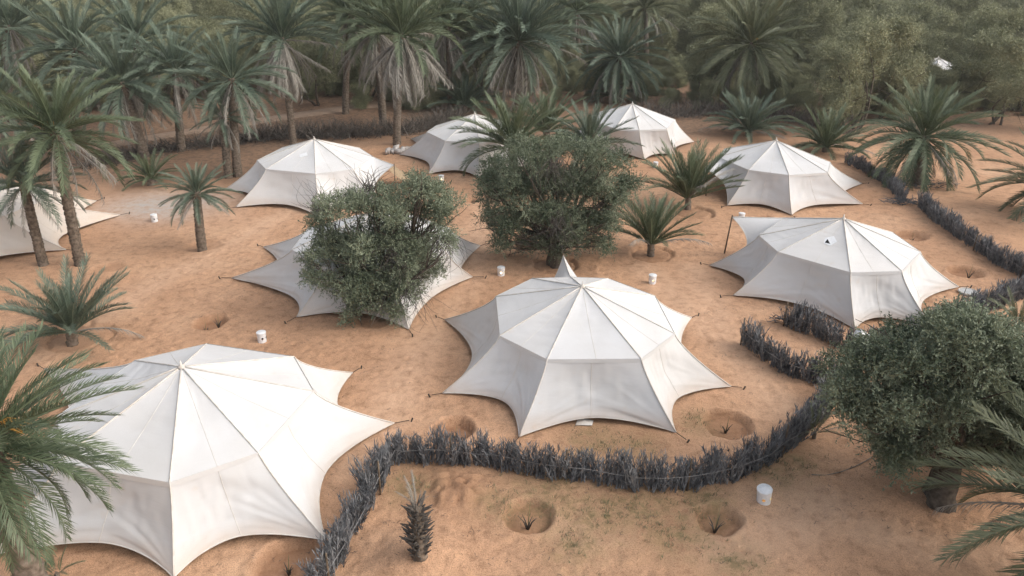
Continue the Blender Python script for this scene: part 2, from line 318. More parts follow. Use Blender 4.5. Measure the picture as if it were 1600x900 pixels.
# ------------------------------------------------------------------ tents
ZE, ZA = 1.8, 2.85
def tent(name, label, apex_px=None, eave=None, stars=None, centre=None, rad=3.0, rot=0.0, lifted=None, cloth='canvas', n=8, cat='tent', detail=True, flare=1.7):
    """eave: eave corner pixels (None = hidden, taken from the opposite corner); stars: {corner: ground pixel}; lifted: {corner: (top px, pole foot px)}"""
    stars = stars or {}; lifted = lifted or {}
    if eave is not None:
        n = len(eave); c = at(*apex_px, ZA)[:2]; E = [None if e is None else at(*e, ZE)[:2] for e in eave]
        if n == 8:
            for i in range(8):
                if E[i] is None and E[(i + 4) % 8] is not None: E[i] = 2 * c - E[(i + 4) % 8]
        for i in range(n):
            if E[i] is None: E[i] = (E[i - 1] + E[(i + 1) % n]) / 2 + .25 * ((E[i - 1] + E[(i + 1) % n]) / 2 - c)
    else:
        c = np.array(centre[:2]); E = [c + rad * np.array([math.cos(rot + 2 * math.pi * i / n), math.sin(rot + 2 * math.pi * i / n)]) for i in range(n)]
    base = np.array([c[0], c[1], gp(c[0], c[1])]); root = empty(name, base, label, cat)
    A = np.array([c[0], c[1], ZA + base[2]]) - base
    Ev = [np.array([e[0], e[1], ZE + base[2]]) - base for e in E]
    S = []; poles = []
    for i in range(n):
        if i in lifted:
            top, foot = lifted[i]; f = on(*foot); t = at_y(*top, f[1]); S.append(t - base); poles.append((f - base, t - base))
        elif i in stars:
            p = on(*stars[i]); S.append(p + np.array([0, 0, .05]) - base)
        else:
            o = (E[i] - c); o = o / np.linalg.norm(o); p = E[i] + o * flare; S.append(np.array([p[0], p[1], gp(*p) + .05]) - base)
    cm = M[cloth]; roofs = []
    prof = lambda v: v ** 1.28
    ridge = lambda i, v: np.array([*(Ev[i][:2] + (S[i] - Ev[i])[:2] * prof(v)), Ev[i][2] + (S[i] - Ev[i])[2] * v])
    nu, nv = ((44, 40) if c[1] < 31 else (26, 20)) if detail else (12, 8)
    for i in range(n):
        j = (i + 1) % n; u = np.linspace(0, 1, nu + 1)[:, None]; v = np.linspace(0, 1, nv + 1)[None, :]
        sd_ = int(abs(c[0] * 7 + c[1] * 13 + i * 31))
        # roof panel (apex .. eave edge)
        Ed = Ev[i] * (1 - u[..., None]) + Ev[j] * u[..., None]; P = A + (Ed - A) * v[..., None]
        wid = np.linalg.norm(Ev[j] - Ev[i])
        P = np.broadcast_to(P, (nu + 1, nv + 1, 3)).copy()
        bell = 4 * u * (1 - u) * np.sin(math.pi * v)
        P[..., 2] += bell * (-.055 + .018 * vnoise(u * 5 + 2 * v, v * 7 + u, sd_) + .014 * fbm(u * 2, v * 22, sd_ + 5, 2))
        pk = (1 if detail else 0) * (.4 + 1.2 * (sd_ % 3 == 0)); P[..., 2] += pk * .022 * vnoise(v * 24 + u * 5, u * 2.5, sd_ + 8) * np.clip(u * 12, 0, 1) * np.clip((1 - u) * 12, 0, 1) * np.clip(v * 5, 0, 1) * np.clip((1 - v) * 8, 0, 1) * (np.exp(-u * 3) + np.exp(-(1 - u) * 3))
        obj('roof_panel', mesh('roof_panel', P, grid_faces(nu, nv), cm, True), root)
        roofs.append(P); k = nu // 2 + (1 if sd_ % 3 else -2)
        if detail:
            mb = MB(); mb.tube(P[k, 3:] + (0, 0, .001), .006, 4); obj('stitched_seam', mb.mesh('stitched_seam', M['seam'], True), root)
        # wall panel (eave edge .. scalloped hem)
        Em = (Ev[i] + Ev[j]) / 2; Sm = (S[i] + S[j]) / 2
        nrm = np.array([Em[0], Em[1], 0.]); nrm /= np.linalg.norm(nrm)
        lift = max(S[i][2], S[j][2])
        Hm = Em + (Sm - Em) * np.array([.46, .46, 1.0]); Hm[2] = (.22 if lift < .6 else .75)
        wgt = 1 - np.abs(2 * u - 1) ** 1.75
        He = S[i] * (1 - u[..., None]) + S[j] * u[..., None] + (Hm - Sm) * wgt[..., None]
        W = np.empty((nu + 1, nv + 1, 3)); Ed = np.broadcast_to(Ed, (nu + 1, 1, 3))
        W[..., :2] = Ed[..., :2] + (He - Ed)[..., :2] * prof(v)[..., None]
        W[..., 2] = Ed[..., 2] + (He - Ed)[..., 2] * v
        edge_ = np.clip(4 * u * (1 - u), 0, 1)
        rip = .05 * vnoise(u * 7 + 4 * v, v * 5 - 3 * u, sd_ + 9) + .035 * vnoise(u * 16 + 9 * v * (u - .5), v * 3, sd_ + 2) - .07 * np.sin(math.pi * v)
        # folds fanning out of the two pegged corners
        d0 = np.arctan2(1.02 - v, u + .03); d1 = np.arctan2(1.02 - v, 1.03 - u)
        fan = .05 * (vnoise(d0 * 9, v * 2, sd_ + 3) * 2) * np.exp(-((u * 1.4) ** 2 + (1 - v) ** 2) * 2) + .05 * (vnoise(d1 * 9, v * 2 + 7, sd_ + 4) * 2) * np.exp(-(((1 - u) * 1.4) ** 2 + (1 - v) ** 2) * 2)
        W += (edge_ * (np.sin(math.pi * np.clip(v, 0, 1)) * rip + fan * v))[..., None] * nrm
        wp = obj('wall_panel', mesh('wall_panel', W, grid_faces(nu, nv), cm, True), root)
        mb = MB(); mb.tube(W[:, -1], .016, 5); obj('hem_cord', mb.mesh('hem_cord', M['seam'], True), wp)
        # stitched seam up the middle of the wall and roof
        if detail:
            k = nu // 2 + (1 if sd_ % 2 else -1)
            mb = MB(); mb.tube(W[k] + nrm * .002, .007, 4); obj('stitched_seam', mb.mesh('stitched_seam', M['seam'], True), wp)
            mb = MB(); out = nrm * .014
            a = Ev[i] * .995 + Ev[j] * .005; b2 = Ev[j]
            vv = [Ev[i] + out + (0, 0, .012), Ev[j] + out + (0, 0, .012), Ev[j] + out * 2.2 - (0, 0, .11), Ev[i] + out * 2.2 - (0, 0, .11)]
            mb.add(vv, [(0, 1, 2, 3)]); obj('valance', mb.mesh('valance', cm), root)
        # ridge seam from the top over the eave corner down to the peg
        vs = np.linspace(0, 1, 14)
        path = [A + (Ev[i] - A) * t for t in np.linspace(.03, 1, 6)] + [ridge(i, t) for t in vs[1:]]
        mb = MB(); mb.tube(np.array(path) + (0, 0, .008), .021 if detail else .03, 5); obj('ridge_seam', mb.mesh('ridge_seam', M['seam'], True), root)
        if i not in lifted:
            o = S[i][:2] / np.linalg.norm(S[i][:2]); pe = S[i][:2] + o * random.uniform(.3, .5); zz = gp(pe[0] + base[0], pe[1] + base[1]) - base[2]
            mb = MB(); mb.tube([S[i], (pe[0], pe[1], zz + .06)], .011, 5); obj('guy_rope', mb.mesh('guy_rope', M['stake']), root)
            mb = MB(); mb.tube([(pe[0] + o[0] * .10, pe[1] + o[1] * .10, zz + .11), (pe[0] + o[0] * .02, pe[1] + o[1] * .02, zz - .1)], [.026, .02], 6); obj('peg', mb.mesh('peg', M['stake']), root)
    for f, t in poles:
        mb = MB(); mb.tube([f - (0, 0, .05), t + (0, 0, .08)], [.035, .03], 8); obj('porch_pole', mb.mesh('porch_pole', M['pole'], True), root)
    mb = MB(); mb.tube([A - (0, 0, .05), A + (0, 0, .04), A + (0, 0, .05), A + (0, 0, .17)], [.09, .07, .025, .018], 10); obj('pole_tip', mb.mesh('pole_tip', M['seam'], True), root)
    return root, base, A, Ev, roofs

T1 = tent('star_tent', 'largest and nearest white tent, at the lower left behind the big palm fronds', (284, 576),
     [(266, 757), (404, 710), (490, 614), (459, 560), (323, 540), (212, 566), None, None], {0: (272, 905), 1: (511, 849), 2: (616, 663), 3: (551, 585), 5: (70, 578), 7: (-30, 872)})
T2 = tent('star_tent', 'white pointed tent in the middle front, with a peaked flap rising behind its roof', (910, 446),
     [(855, 560), (1002, 559), (1054, 520), (1023, 461), (950, 434), (892, 432), (832, 434), (775, 462), (781, 523)],
     {0: (811, 683), 1: (1056, 679), 2: (1142, 605), 3: (1080, 499), 7: (695, 501), 8: (692, 615)}, lifted={5: ((880, 399), (880, 441))})
T3 = tent('star_tent', 'white tent on the right with a torn patch on its roof and a propped-up corner', (1318, 342),
     [(1329, 426), (1409, 424), (1438, 394), (1395, 364), None, (1225, 341), (1186, 368), (1216, 394)],
     {0: (1335, 517), 1: (1453, 512), 2: (1497, 450), 6: (1109, 415), 7: (1146, 463)}, lifted={5: ((1144, 339), (1132, 394))})
T4 = tent('star_tent', 'white tent at the far right beside the two trunkless palms', (1213, 220),
     [(1233, 274), (1293, 270), (1297, 254), None, None, (1132, 233), None, (1170, 266)], {0: (1237, 337), 1: (1347, 322), 2: (1345, 294), 7: (1136, 323)}, lifted={6: ((1106, 266), (1103, 306))})
T5 = tent('star_tent', 'farthest white tent in the open, right of the small palms behind the round tree', (988, 163),
     [(999, 204), (1042, 202), (1055, 188), None, None, (935, 176), None, (961, 202)], {0: (1007, 250), 1: (1056, 242), 2: (1084, 222), 7: (920, 236)})
T6 = tent('star_tent', 'white tent half hidden behind feathery palm fronds at the centre back', (742, 178),
     [(749, 224), None, None, None, None, (682, 196), (667, 206), (696, 220)], {0: (748, 279), 7: (670, 272), 6: (624, 242), 5: (642, 218)})
T7 = tent('star_tent', 'pale tent at the back left with a white roof patch and an open porch flap', (491, 218),
     [(493, 272), (552, 265), (584, 246), (562, 232), None, (442, 231), (402, 251), (416, 265)], {1: (594, 322), 7: (369, 325), 6: (352, 298)}, lifted={2: ((616, 258), (618, 303))})
c8 = at(584, 372, ZE)
T8 = tent('star_tent', 'white tent mostly hidden behind the dark bushy tree left of centre', centre=c8, rad=3.15, rot=R(22.5), stars={3: (412, 387), 4: (363, 437), 5: (464, 497), 7: (738, 436), 0: (750, 387)})
c9 = at(-42, 318, ZE)
T9 = tent('star_tent', 'cream tent cut off by the left edge, behind two palm trunks', centre=c9, rad=3.1, rot=R(10), stars={0: (188, 338), 1: (151, 316), 7: (104, 393)}, cloth='canvas_cream')
c10 = at(1463, 104, 2.0)
tent('star_tent', 'tiny white tent far off in a gap of the wood at upper right', centre=c10, rad=2.6, rot=.3, detail=False)

from mathutils.bvhtree import BVHTree
def on_roof(T, px, i):                      # point of the roof panel i under a pixel
    base, G = T[1], T[4][i]; bv = BVHTree.FromPolygons([tuple(v) for v in (G + base).reshape(-1, 3)], [tuple(int(q) for q in f) for f in grid_faces(G.shape[0] - 1, G.shape[1] - 1)])
    h = bv.ray_cast(Vector((0, 0, CAM_H)), Vector(ray(*px)).normalized()); nn = np.array(h[1]); nn = nn if nn[2] > 0 else -nn
    return np.array(h[0]) + nn * .008 - base, nn
def roof_patch(name, T, i, pxs, m, lift=0.0):
    P = [on_roof(T, p, i) for p in pxs]; V = [p + nn * lift for p, nn in P] + [p + nn * (lift - .012) for p, nn in P]; k = len(pxs)
    bm_q = [(j, (j + 1) % k, k + (j + 1) % k, k + j) for j in range(k)]
    me = bpy.data.meshes.new(name); me.from_pydata([tuple(v) for v in V], [], [tuple(range(k))] + bm_q); me.materials.append(m); obj(name, me, T[0])
roof_patch('repair_patch', T3, 7, [(1289, 372), (1303, 369), (1308, 378), (1297, 384), (1287, 380)], M['bucket'])
roof_patch('painted_tear', T3, 7, [(1289, 379), (1293, 374), (1297, 381)], M['black'], .006)  # black patch laid on the canvas, painting the dark inside of the hole
roof_patch('repair_patch', T7, 7, [(467, 242), (479, 238), (481, 243), (469, 246)], M['bucket'])

# ------------------------------------------------------------------ fences of dry palm fronds
def blade_bundle(seed, ns, h):
    """dry palm fronds set upright: stalks with leaflets folded up along them"""
    r = np.random.default_rng(seed); V = []; Q = []; T = []; tint = []; n = 0
    def blade(a, e, w0, tn, bend=.015):
        nonlocal n
        md = (a + e) / 2 + r.normal(0, bend, 3); an = r.uniform(0, math.pi); wv = np.array([math.cos(an), math.sin(an), r.normal(0, .3)]) * w0
        V.extend([a - wv * .7, a + wv * .7, md - wv, md + wv, e]); Q.append((n, n + 1, n + 3, n + 2)); T.append((n + 2, n + 3, n + 4)); tint.extend([tn] * 5); n += 5
    for k in range(ns):
        b0 = np.array([r.uniform(-.13, .13), r.uniform(-.13, .13), -.06]); hh = h * r.uniform(.66, 1.0); tip = b0 + np.array([r.normal(0, .09), r.normal(0, .09), hh]); tn = np.clip(r.normal(.45, .22), 0, 1)
        blade(b0, tip, .014, tn)
        for q in range(17):
            f = r.uniform(.02, .97); p = b0 + (tip - b0) * f; a = r.uniform(0, 6.28); l = r.uniform(.12, .27); o = r.uniform(.15, .62)
            blade(p, p + np.array([math.cos(a) * o, math.sin(a) * o, 1 - .3 * o]) * l, .0115, np.clip(tn + r.normal(0, .18), 0, 1))
    return mesh('frond_bundle', V, [np.array(Q), np.array(T)], M['fence'], tint=tint)
BUN = [blade_bundle(100 + i, 13, .95) for i in range(10)]
def walk(P, step):
    P = np.array(P); out = []; acc = 0
    for a, b in zip(P[:-1], P[1:]):
        L = np.linalg.norm(b - a); d = (b - a) / L; s = acc
        while s < L: out.append((a + d * s, d)); s += step
        acc = s - L
    return out
def fence(label, px, step=.15, hs=1.0, jit=.07, cord=True):
    P = [at(*p)[:2] for p in px]; pts = walk(P, step); b = np.array([*P[0], gp(*P[0])]); root = empty('palm_frond_fence', b, label, 'fence')
    line = []
    for k, (p, d) in enumerate(pts):
        q = p + rng.normal(0, jit * .6, 2); z = gp(*q); o = obj('frond_bundle', BUN[(k * 7 + k // 10) % 10], root, (q[0] - b[0], q[1] - b[1], z - b[2]))
        s = hs * (1 + .16 * math.sin(k * .37) * random.random()) * random.uniform(.84, 1.12)
        o.rotation_euler = (random.gauss(0, .13), random.gauss(0, .13), random.uniform(0, 6.28)); o.scale = (1, 1, s)
        if k % 4 == 0:
            nn = np.array([d[1], -d[0]]); nn = nn if nn[1] < 0 else -nn
            line.append((p[0] + nn[0] * .2 - b[0], p[1] + nn[1] * .2 - b[1], gp(*p) - b[2] + .5 * hs + random.gauss(0, .035)))
    if cord:
        mb = MB(); mb.tube(line, .008, 5); obj('tie_cord', mb.mesh('tie_cord', M['wire'], True), root)
        for k in range(0, len(line), 5):
            x, y, z = line[k]; mb = MB(); mb.tube([(x, y + .1, z - .6), (x + .02, y + .1, z + .45)], [.028, .022], 6); obj('post', mb.mesh('post', M['pole'], True), root)
    return root
fence('long dark frond fence curving across the foreground below the middle tent',
      [(500, 925), (545, 850), (580, 778), (612, 720), (700, 722), (790, 728), (840, 741), (900, 746), (970, 759), (1030, 765), (1090, 758), (1150, 745), (1200, 722), (1245, 685), (1283, 648), (1310, 610)])
fence('short dark frond fence ending in the sand left of the right-hand tree', [(1166, 541), (1195, 563), (1229, 586), (1270, 599), (1318, 604)])
fence('grey frond fence running from below the torn tent to the right edge', [(1230, 510), (1296, 536), (1335, 552), (1378, 553), (1430, 533), (1475, 514), (1532, 491), (1580, 471), (1650, 440)])
fence('pale grey frond fence slanting down the right side past two planting pits', [(1437, 328), (1456, 346), (1507, 381), (1560, 413), (1600, 436), (1660, 462)], hs=.95)
fence('shaggy low frond fence beside the big palm at the right back', [(1322, 256), (1350, 268), (1371, 283), (1390, 300), (1408, 320)], hs=.8, cord=False, step=.2)

def brush_pile(label, px, n, L, spread, name='brush_pile'):
    c = on(*px); root = empty(name, c, label, 'brush'); mb = MB()
    for k in range(n):
        a = random.uniform(0, 6.28); p = np.array([random.gauss(0, spread), random.gauss(0, spread * .5), random.uniform(.02, .22)]); l = L * random.uniform(.5, 1.1)
        e = p + np.array([math.cos(a) * l, math.sin(a) * l * .6, random.uniform(-.02, .3)]); mb.tube([p, (p + e) / 2 + rng.normal(0, .05, 3), e], [.018, .013, .005], 4)
    tag(obj('sticks', mb.mesh('sticks', M['fence']), root), kind='stuff')
brush_pile('heap of dry grey fronds at the gap in the right-hand fence', (1412, 324), 90, .9, .45)
brush_pile('bent dry sticks at the open end of the fence below the torn tent', (1222, 505), 30, .7, .2)
brush_pile('dry fronds lying under the big palm at the right back', (1450, 292), 60, 1.1, .8)

# ------------------------------------------------------------------ palms
def frond_mesh(name, seed, droop, m, nl=74, ll=.165, vup=(15, 50), dry=False, sway=.06):
    r = np.random.default_rng(seed); S = 14; s = np.linspace(0, 1, S + 1)
    th = -droop * s ** 1.6; yaw = sway * r.normal() * s * 2
    dx = np.cos(th) * np.cos(yaw); dy = np.cos(th) * np.sin(yaw); dz = np.sin(th)
    P = np.zeros((S + 1, 3)); D = np.stack([dx, dy, dz], -1); P[1:] = np.cumsum((D[1:] + D[:-1]) / 2 / S, axis=0)
    mb = MB(); mb.tube(P, np.linspace(.013, .0025, S + 1), 4, False)
    V = []; Q = []; T = []; tint = [.75] * len(mb.V[0]); n0 = mb.n
    u = np.linspace(.14, .995, nl)
    for side in (-1, 1):
        for k in range(nl):
            uu = np.clip(u[k] + r.normal(0, .004), 0, 1); f = uu * S; i = min(int(f), S - 1); fr = f - i
            p = P[i] * (1 - fr) + P[i + 1] * fr; d = D[i] * (1 - fr) + D[i + 1] * fr; d /= np.linalg.norm(d)
            lat = np.cross([0, 0, 1.], d); lat /= np.linalg.norm(lat) + 1e-9; up = np.cross(d, lat)
            x = (uu - .14) / .86; l = ll * (.35 + .65 * math.sin(math.pi * min(1, .18 + .72 * x)) ** .8) * r.uniform(.85, 1.12)
            fa = R(r.uniform(32, 52) - 14 * x); va = R(r.uniform(*vup))
            if dry: fa = R(r.uniform(14, 40)); va = R(r.uniform(-60, 15)); l *= r.uniform(.5, 1.05)
            ld = d * math.cos(fa) + math.sin(fa) * (lat * side * math.cos(va) + up * math.sin(va))
            w_ = np.cross(ld, up * math.cos(va) - lat * side * math.sin(va)); w_ /= np.linalg.norm(w_) + 1e-9
            wd = (.0043 if not dry else .0038) * (1.1 - .4 * x); m1 = p + ld * l * .5; tp_ = p + ld * l - np.array([0, 0, 1]) * l * (.14 if not dry else .35) * r.uniform(.3, 1.4)
            n = n0 + len(V); V += [p - w_ * wd * .7, p + w_ * wd * .7, m1 - w_ * wd, m1 + w_ * wd, tp_]
            Q.append((n, n + 1, n + 3, n + 2)); T.append((n + 2, n + 3, n + 4)); tint += [np.clip(.5 + .25 * r.normal(), 0, 1)] * 5
    Vall = np.vstack([mb.V[0], np.array(V)]); Qall = np.vstack([mb.Q[0], np.array(Q)])
    return mesh(name, Vall, [Qall, np.array(T)], m, tint=tint)
DRO = [.25, .6, .95, 1.35, 1.75]
FR = {k: [[frond_mesh('frond', 1000 + 17 * i + 3 * j, d, M[k], vup=(12, 48)) for j in range(2)] for i, d in enumerate(DRO)] for k in ('frond_blue', 'frond_green', 'frond_olive')}
DRY = [frond_mesh('dry_frond', 2000 + i, d, M['frond_dry'], nl=54, ll=.15, dry=True) for i, d in enumerate((.25, .5, .8, .5))]

def trunk_mesh(h, lean, r0, r1, seed, k=14, boots=True):
    rg = np.random.default_rng(seed); rows = max(10, int(h / .055)); V = []
    for i in range(rows + 1):
        t = i / rows; cx = lean[0] * t ** 1.3; cy = lean[1] * t ** 1.3; z = h * t - .12 * (1 - t)
        rr = r0 + (r1 - r0) * t + .10 * r0 * math.exp(-t * h / .25)
        for j in range(k):
            a = 2 * math.pi * (j + .5 * ((i // 2) % 2)) / k
            saw = (.10 if i % 2 == 0 else -.06) * (1 if (j + i // 2) % 2 == 0 else .25)
            q = rr * (1 + (saw if boots else 0) + .06 * rg.normal()); V.append((cx + q * math.cos(a), cy + q * math.sin(a), z))
    Q = [(i * k + j, i * k + (j + 1) % k, (i + 1) * k + (j + 1) % k, (i + 1) * k + j) for i in range(rows) for j in range(k)]
    V.append((lean[0], lean[1], h + .1)); T = [(len(V) - 1, rows * k + j, rows * k + (j + 1) % k) for j in range(k)]
    return mesh('trunk', V, [np.array(Q), np.array(T)], M['trunk'])
GOLD = 2.39996
SKIRT_LOW = 2
PALMS = []
def palm(label, base_px=None, crown_px=None, L=2.6, n=34, kind='frond_blue', skirt=0, r0=.2, r1=.16, low=-30, name='date_palm', fruit=0, base=None, h=None, top=82, az=None, droop=1.0, seed=None, group=None):
    seed = seed if seed is not None else random.randint(0, 9999); rg = random.Random(seed)
    if base is None: base = on(*base_px)
    base = np.array(base)
    if h is None: cp = at_y(*crown_px, base[1]); lean = (cp[0] - base[0], 0.0); h = max(.15, cp[2] - base[2])
    else: lean = (0.0, 0.0)
    root = empty(name, base, label, 'palm', group); PALMS.append((base[0], base[1], L))
    obj('trunk', trunk_mesh(h, lean, r0, r1, seed), root); top_p = np.array([lean[0], lean[1], h])
    n = int(n * 1.3)
    if skirt > 20: low = max(low, -12) if n > 70 else SKIRT_LOW
    for i in range(n):
        t = (i + .5) / n; el = top + (low - top) * t ** .95 + rg.gauss(0, 5); a = i * GOLD + rg.gauss(0, .18)
        dk = min(4, max(0, int((.1 + 2.9 * t * droop) + rg.gauss(0, .45)))); 
        if el < -10: dk = min(dk, 2)
        sc_ = L * (.62 + .38 * min(1, t * 3.2)) * rg.uniform(.88, 1.08)
        me = FR[kind][dk][rg.randint(0, 1)]
        if t > .9 and rg.random() < .35: me = DRY[rg.randint(0, 3)]
        o = obj('frond', me, root, tuple(top_p + np.array([math.cos(a) * .08, math.sin(a) * .08, .10 - .28 * t * min(1, h)])))
        o.rotation_mode = 'QUATERNION'
        o.rotation_quaternion = Quaternion((0, 0, 1), a) @ Quaternion((0, 1, 0), -R(el)) @ Quaternion((1, 0, 0), rg.gauss(0, .22)); o.scale = (sc_,) * 3
    for i in range(skirt):
        a = i * GOLD + rg.gauss(0, .3); el = rg.uniform(-78, -28); o = obj('dry_frond', DRY[rg.randint(0, 3)], root, tuple(top_p + np.array([math.cos(a) * .1, math.sin(a) * .1, -.15 - .35 * rg.random()])))
        o.rotation_mode = 'QUATERNION'; o.rotation_quaternion = Quaternion((0, 0, 1), a) @ Quaternion((0, 1, 0), -R(el)) @ Quaternion((1, 0, 0), rg.gauss(0, .4)); s = L * rg.uniform(.75, 1.0); o.scale = (s, s, s)
    for i in range(fruit):
        a = rg.uniform(0, 6.28); mb = MB()
        for q in range(9):
            b_ = a + rg.gauss(0, .25); l = rg.uniform(.5, .85); p0 = top_p + (0, 0, .1); p1 = p0 + np.array([math.cos(b_) * l * .6, math.sin(b_) * l * .6, .25]); p2 = p0 + np.array([math.cos(b_) * l, math.sin(b_) * l, rg.uniform(-.1, .2)])
            mb.tube([p0, p1, p2], [.018, .012, .008], 4)
        obj('fruit_stalk', mb.mesh('fruit_stalk', M['fruit']), root)
    return root

palm('taller palm of the left pair, with yellowish fronds and orange fruit stalks', (126, 414), (86, 205), 3.1, 46, 'frond_green', 6, .22, .19, fruit=2, droop=1.05)
palm('shorter palm of the left pair, at the left edge before the cream tent', (68, 414), (36, 285), 2.4, 34, 'frond_blue', 3, .20, .17)
palm('low young palm with a stubby trunk in front of the left pair', (112, 534), (112, 517), 2.5, 34, 'frond_blue', 0, .17, .17, low=12, droop=.65)
palm('small single palm standing alone in the open sand at left', (316, 391), (307, 300), 1.6, 40, 'frond_blue', 0, .21, .17, low=-32, droop=.8)
palm('huge near palm whose fronds fill the lower left corner', base=(*at(-28, 690, 4.4)[:2], 0), h=4.4, L=2.25, n=72, kind='frond_green', r0=.25, r1=.22, low=-45, droop=1.05, seed=5, fruit=3)
palm('near palm whose frond tips reach in at the lower right corner', base=(*at(1720, 800, 2.6)[:2], 0), h=2.6, L=2.9, n=48, kind='frond_olive', r0=.25, r1=.22, low=-35, seed=9)
palm('palm with thick scaly trunk left of the single trunk behind the cream tent', (226, 246), (190, 128), 4.1, 40, 'frond_blue', 12, .32, .26)
palm('middle palm of the left back row, with a straight scaly trunk', (284, 236), (274, 108), 3.6, 36, 'frond_blue', 10, .27, .22)
palm('palm with twin neighbour trunk just left of the pale back tent', (372, 276), (362, 122), 3.4, 36, 'frond_blue', 12, .26, .2)
palm('short palm squeezed against a taller trunk left of the pale back tent', (357, 278), (349, 182), 2.0, 26, 'frond_blue', 6, .24, .2)
palm('tall slim palm with a grey skirt behind the pale back tent', (459, 226), (440, 58), 4.2, 38, 'frond_blue', 46, .24, .2, top=85)
palm('leaning palm with a long grey skirt left of centre back', (620, 226), (628, 52), 4.6, 36, 'frond_green', 54, .27, .22)
palm('palm with grey hanging fronds just behind the leaning one', (599, 196), (588, 45), 4.4, 32, 'frond_green', 34, .3, .24)
palm('thin palm in the shade between the leaning palm and the broad one', (704, 172), (700, 40), 4.4, 34, 'frond_green', 26, .26, .22)
palm('broad full palm at centre back with many arching fronds', (808, 172), (810, 62), 6.0, 62, 'frond_blue', 26, .38, .32, low=-55, droop=1.15)
palm('dense rounded palm behind the farthest open tent', (966, 160), (968, 88), 4.6, 50, 'frond_blue', 12, .34, .28, low=-50)
palm('large palm standing against the wood right of the farthest open tent', (1178, 172), (1174, 66), 5.2, 54, 'frond_olive', 14, .36, .3, low=-50, fruit=3)
palm('wide palm with spreading fronds and short trunk at the right back', (1434, 288), (1444, 212), 3.9, 54, 'frond_green', 6, .3, .27, low=-50, droop=1.1)
palm('palm with drooping fronds cut off by the right edge', (1648, 345), (1645, 285), 3.4, 40, 'frond_olive', 6, .3, .27, low=-50)
palm('trunkless blue-green palm behind the far right tent, nearer the middle', (1170, 212), (1170, 205), 3.3, 44, 'frond_blue', 0, .25, .22, low=5, droop=.8)
palm('darker trunkless palm to the right of the far right tent top', (1290, 238), (1290, 230), 3.0, 40, 'frond_green', 0, .25, .22, low=0, droop=.8)
palm('young palm in a ringed basin beside the far right tent', (1075, 325), (1075, 308), 3.1, 36, 'frond_green', 0, .16, .15, low=26, droop=.6)
palm('smaller young palm centred in a ringed sand basin right of the round tree', (1017, 397), (1017, 380), 2.4, 34, 'frond_green', 0, .16, .15, low=28, droop=.55)
palm('feathery palm rising behind the round tree, over the centre back tent', (803, 282), (800, 226), 3.5, 42, 'frond_green', 0, .25, .22, low=-5, droop=.9)
palm('upright palm tuft behind the round tree, between the two far tents', (858, 240), (853, 203), 3.0, 28, 'frond_green', 0, .25, .22, low=10, droop=.6)
palm('palm with arching fronds at the left corner of the farthest open tent', (922, 268), (920, 226), 3.0, 34, 'frond_blue', 0, .25, .22, low=-5)
palm('dark low palm in shade behind the centre back tent', (726, 176), (726, 164), 3.2, 34, 'frond_blue', 0, .25, .22, low=0, droop=.8)
palm('dark low palm in shade under the dense rounded palm', (960, 158), (960, 148), 3.0, 30, 'frond_blue', 0, .25, .22, low=0, droop=.8)
palm('little bushy palm at the foot of the thick scaly trunk', (236, 290), (236, 280), 1.9, 26, 'frond_green', 0, .2, .18, low=0, droop=.8)
palm('tiny palm shoot at the foot of the foreground fence', (1272, 684), (1272, 680), .75, 11, 'frond_olive', 0, .05, .05, low=25, droop=.7, name='palm_shoot')
palm('small palm at the right edge behind the olive-green tree', (1592, 520), (1590, 510), 1.3, 20, 'frond_olive', 0, .1, .1, low=10, droop=.8)
palm('palm tip showing at the bottom edge beside the big tent', (90, 905), (90, 902), .6, 9, 'frond_green', 0, .05, .05, low=15, droop=.7, name='palm_shoot')
for lab, b_, c_, L, k, skt in [('bluish palm rising at the back left, left of the row of trunks', (120, 215), (118, 75), 4.4, 'frond_blue', 10), ('palm crown at the upper left corner', (18, 200), (14, 40), 4.4, 'frond_blue', 10),
        ('palm behind the middle palm of the left back row', (218, 190), (214, 62), 4.4, 'frond_blue', 6), ('dark palm at the left edge behind the left pair', (-5, 255), (-8, 165), 3.6, 'frond_blue', 8),
        ('far palm half sunk in the wood above the broad palm', (905, 122), (900, 15), 5.0, 'frond_green', 4),
        ('far palm topping the wood right of the top centre', (1010, 118), (1008, 12), 4.6, 'frond_olive', 4), ('palm filling the gap right of the tall slim palm', (540, 178), (548, 20), 4.4, 'frond_green', 12)]:
    palm(lab, b_, c_, L, 36, k, skt, .27, .22)

# dead palm stump in the foreground
b = on(657, 884); st = empty('dead_palm_stump', b, 'dead palm stump with grey cut frond bases standing inside the fence', 'palm stump')
obj('trunk', trunk_mesh(1.25, (.02, 0), .16, .11, 3), st); mb = MB()
for i in range(210):
    t = i / 210; a = i * GOLD + random.gauss(0, .35); z = .03 + 1.25 * t + random.gauss(0, .04); r_ = .155 - .04 * t; d = np.array([math.cos(a), math.sin(a), 0]); l = random.uniform(.06, .30)
    p = d * r_ + (0, 0, z); e = p + d * l * random.uniform(.3, .95) + np.array([random.gauss(0, .03), random.gauss(0, .03), l * .8]); s = np.cross(d, [0, 0, 1]) * random.uniform(.010, .026)
    mb.add([p - s, p + s, e + s * .6, e - s * .6, p - s - d * .03 + (0, 0, .04), p + s - d * .03 + (0, 0, .04), e + s * .6 - d * .02, e - s * .6 - d * .02], [(0, 1, 2, 3), (5, 4, 7, 6), (3, 2, 6, 7), (0, 3, 7, 4), (1, 5, 6, 2)])
tag(obj('frond_stub', mb.mesh('frond_stub', M['brush']), st), kind='stuff')
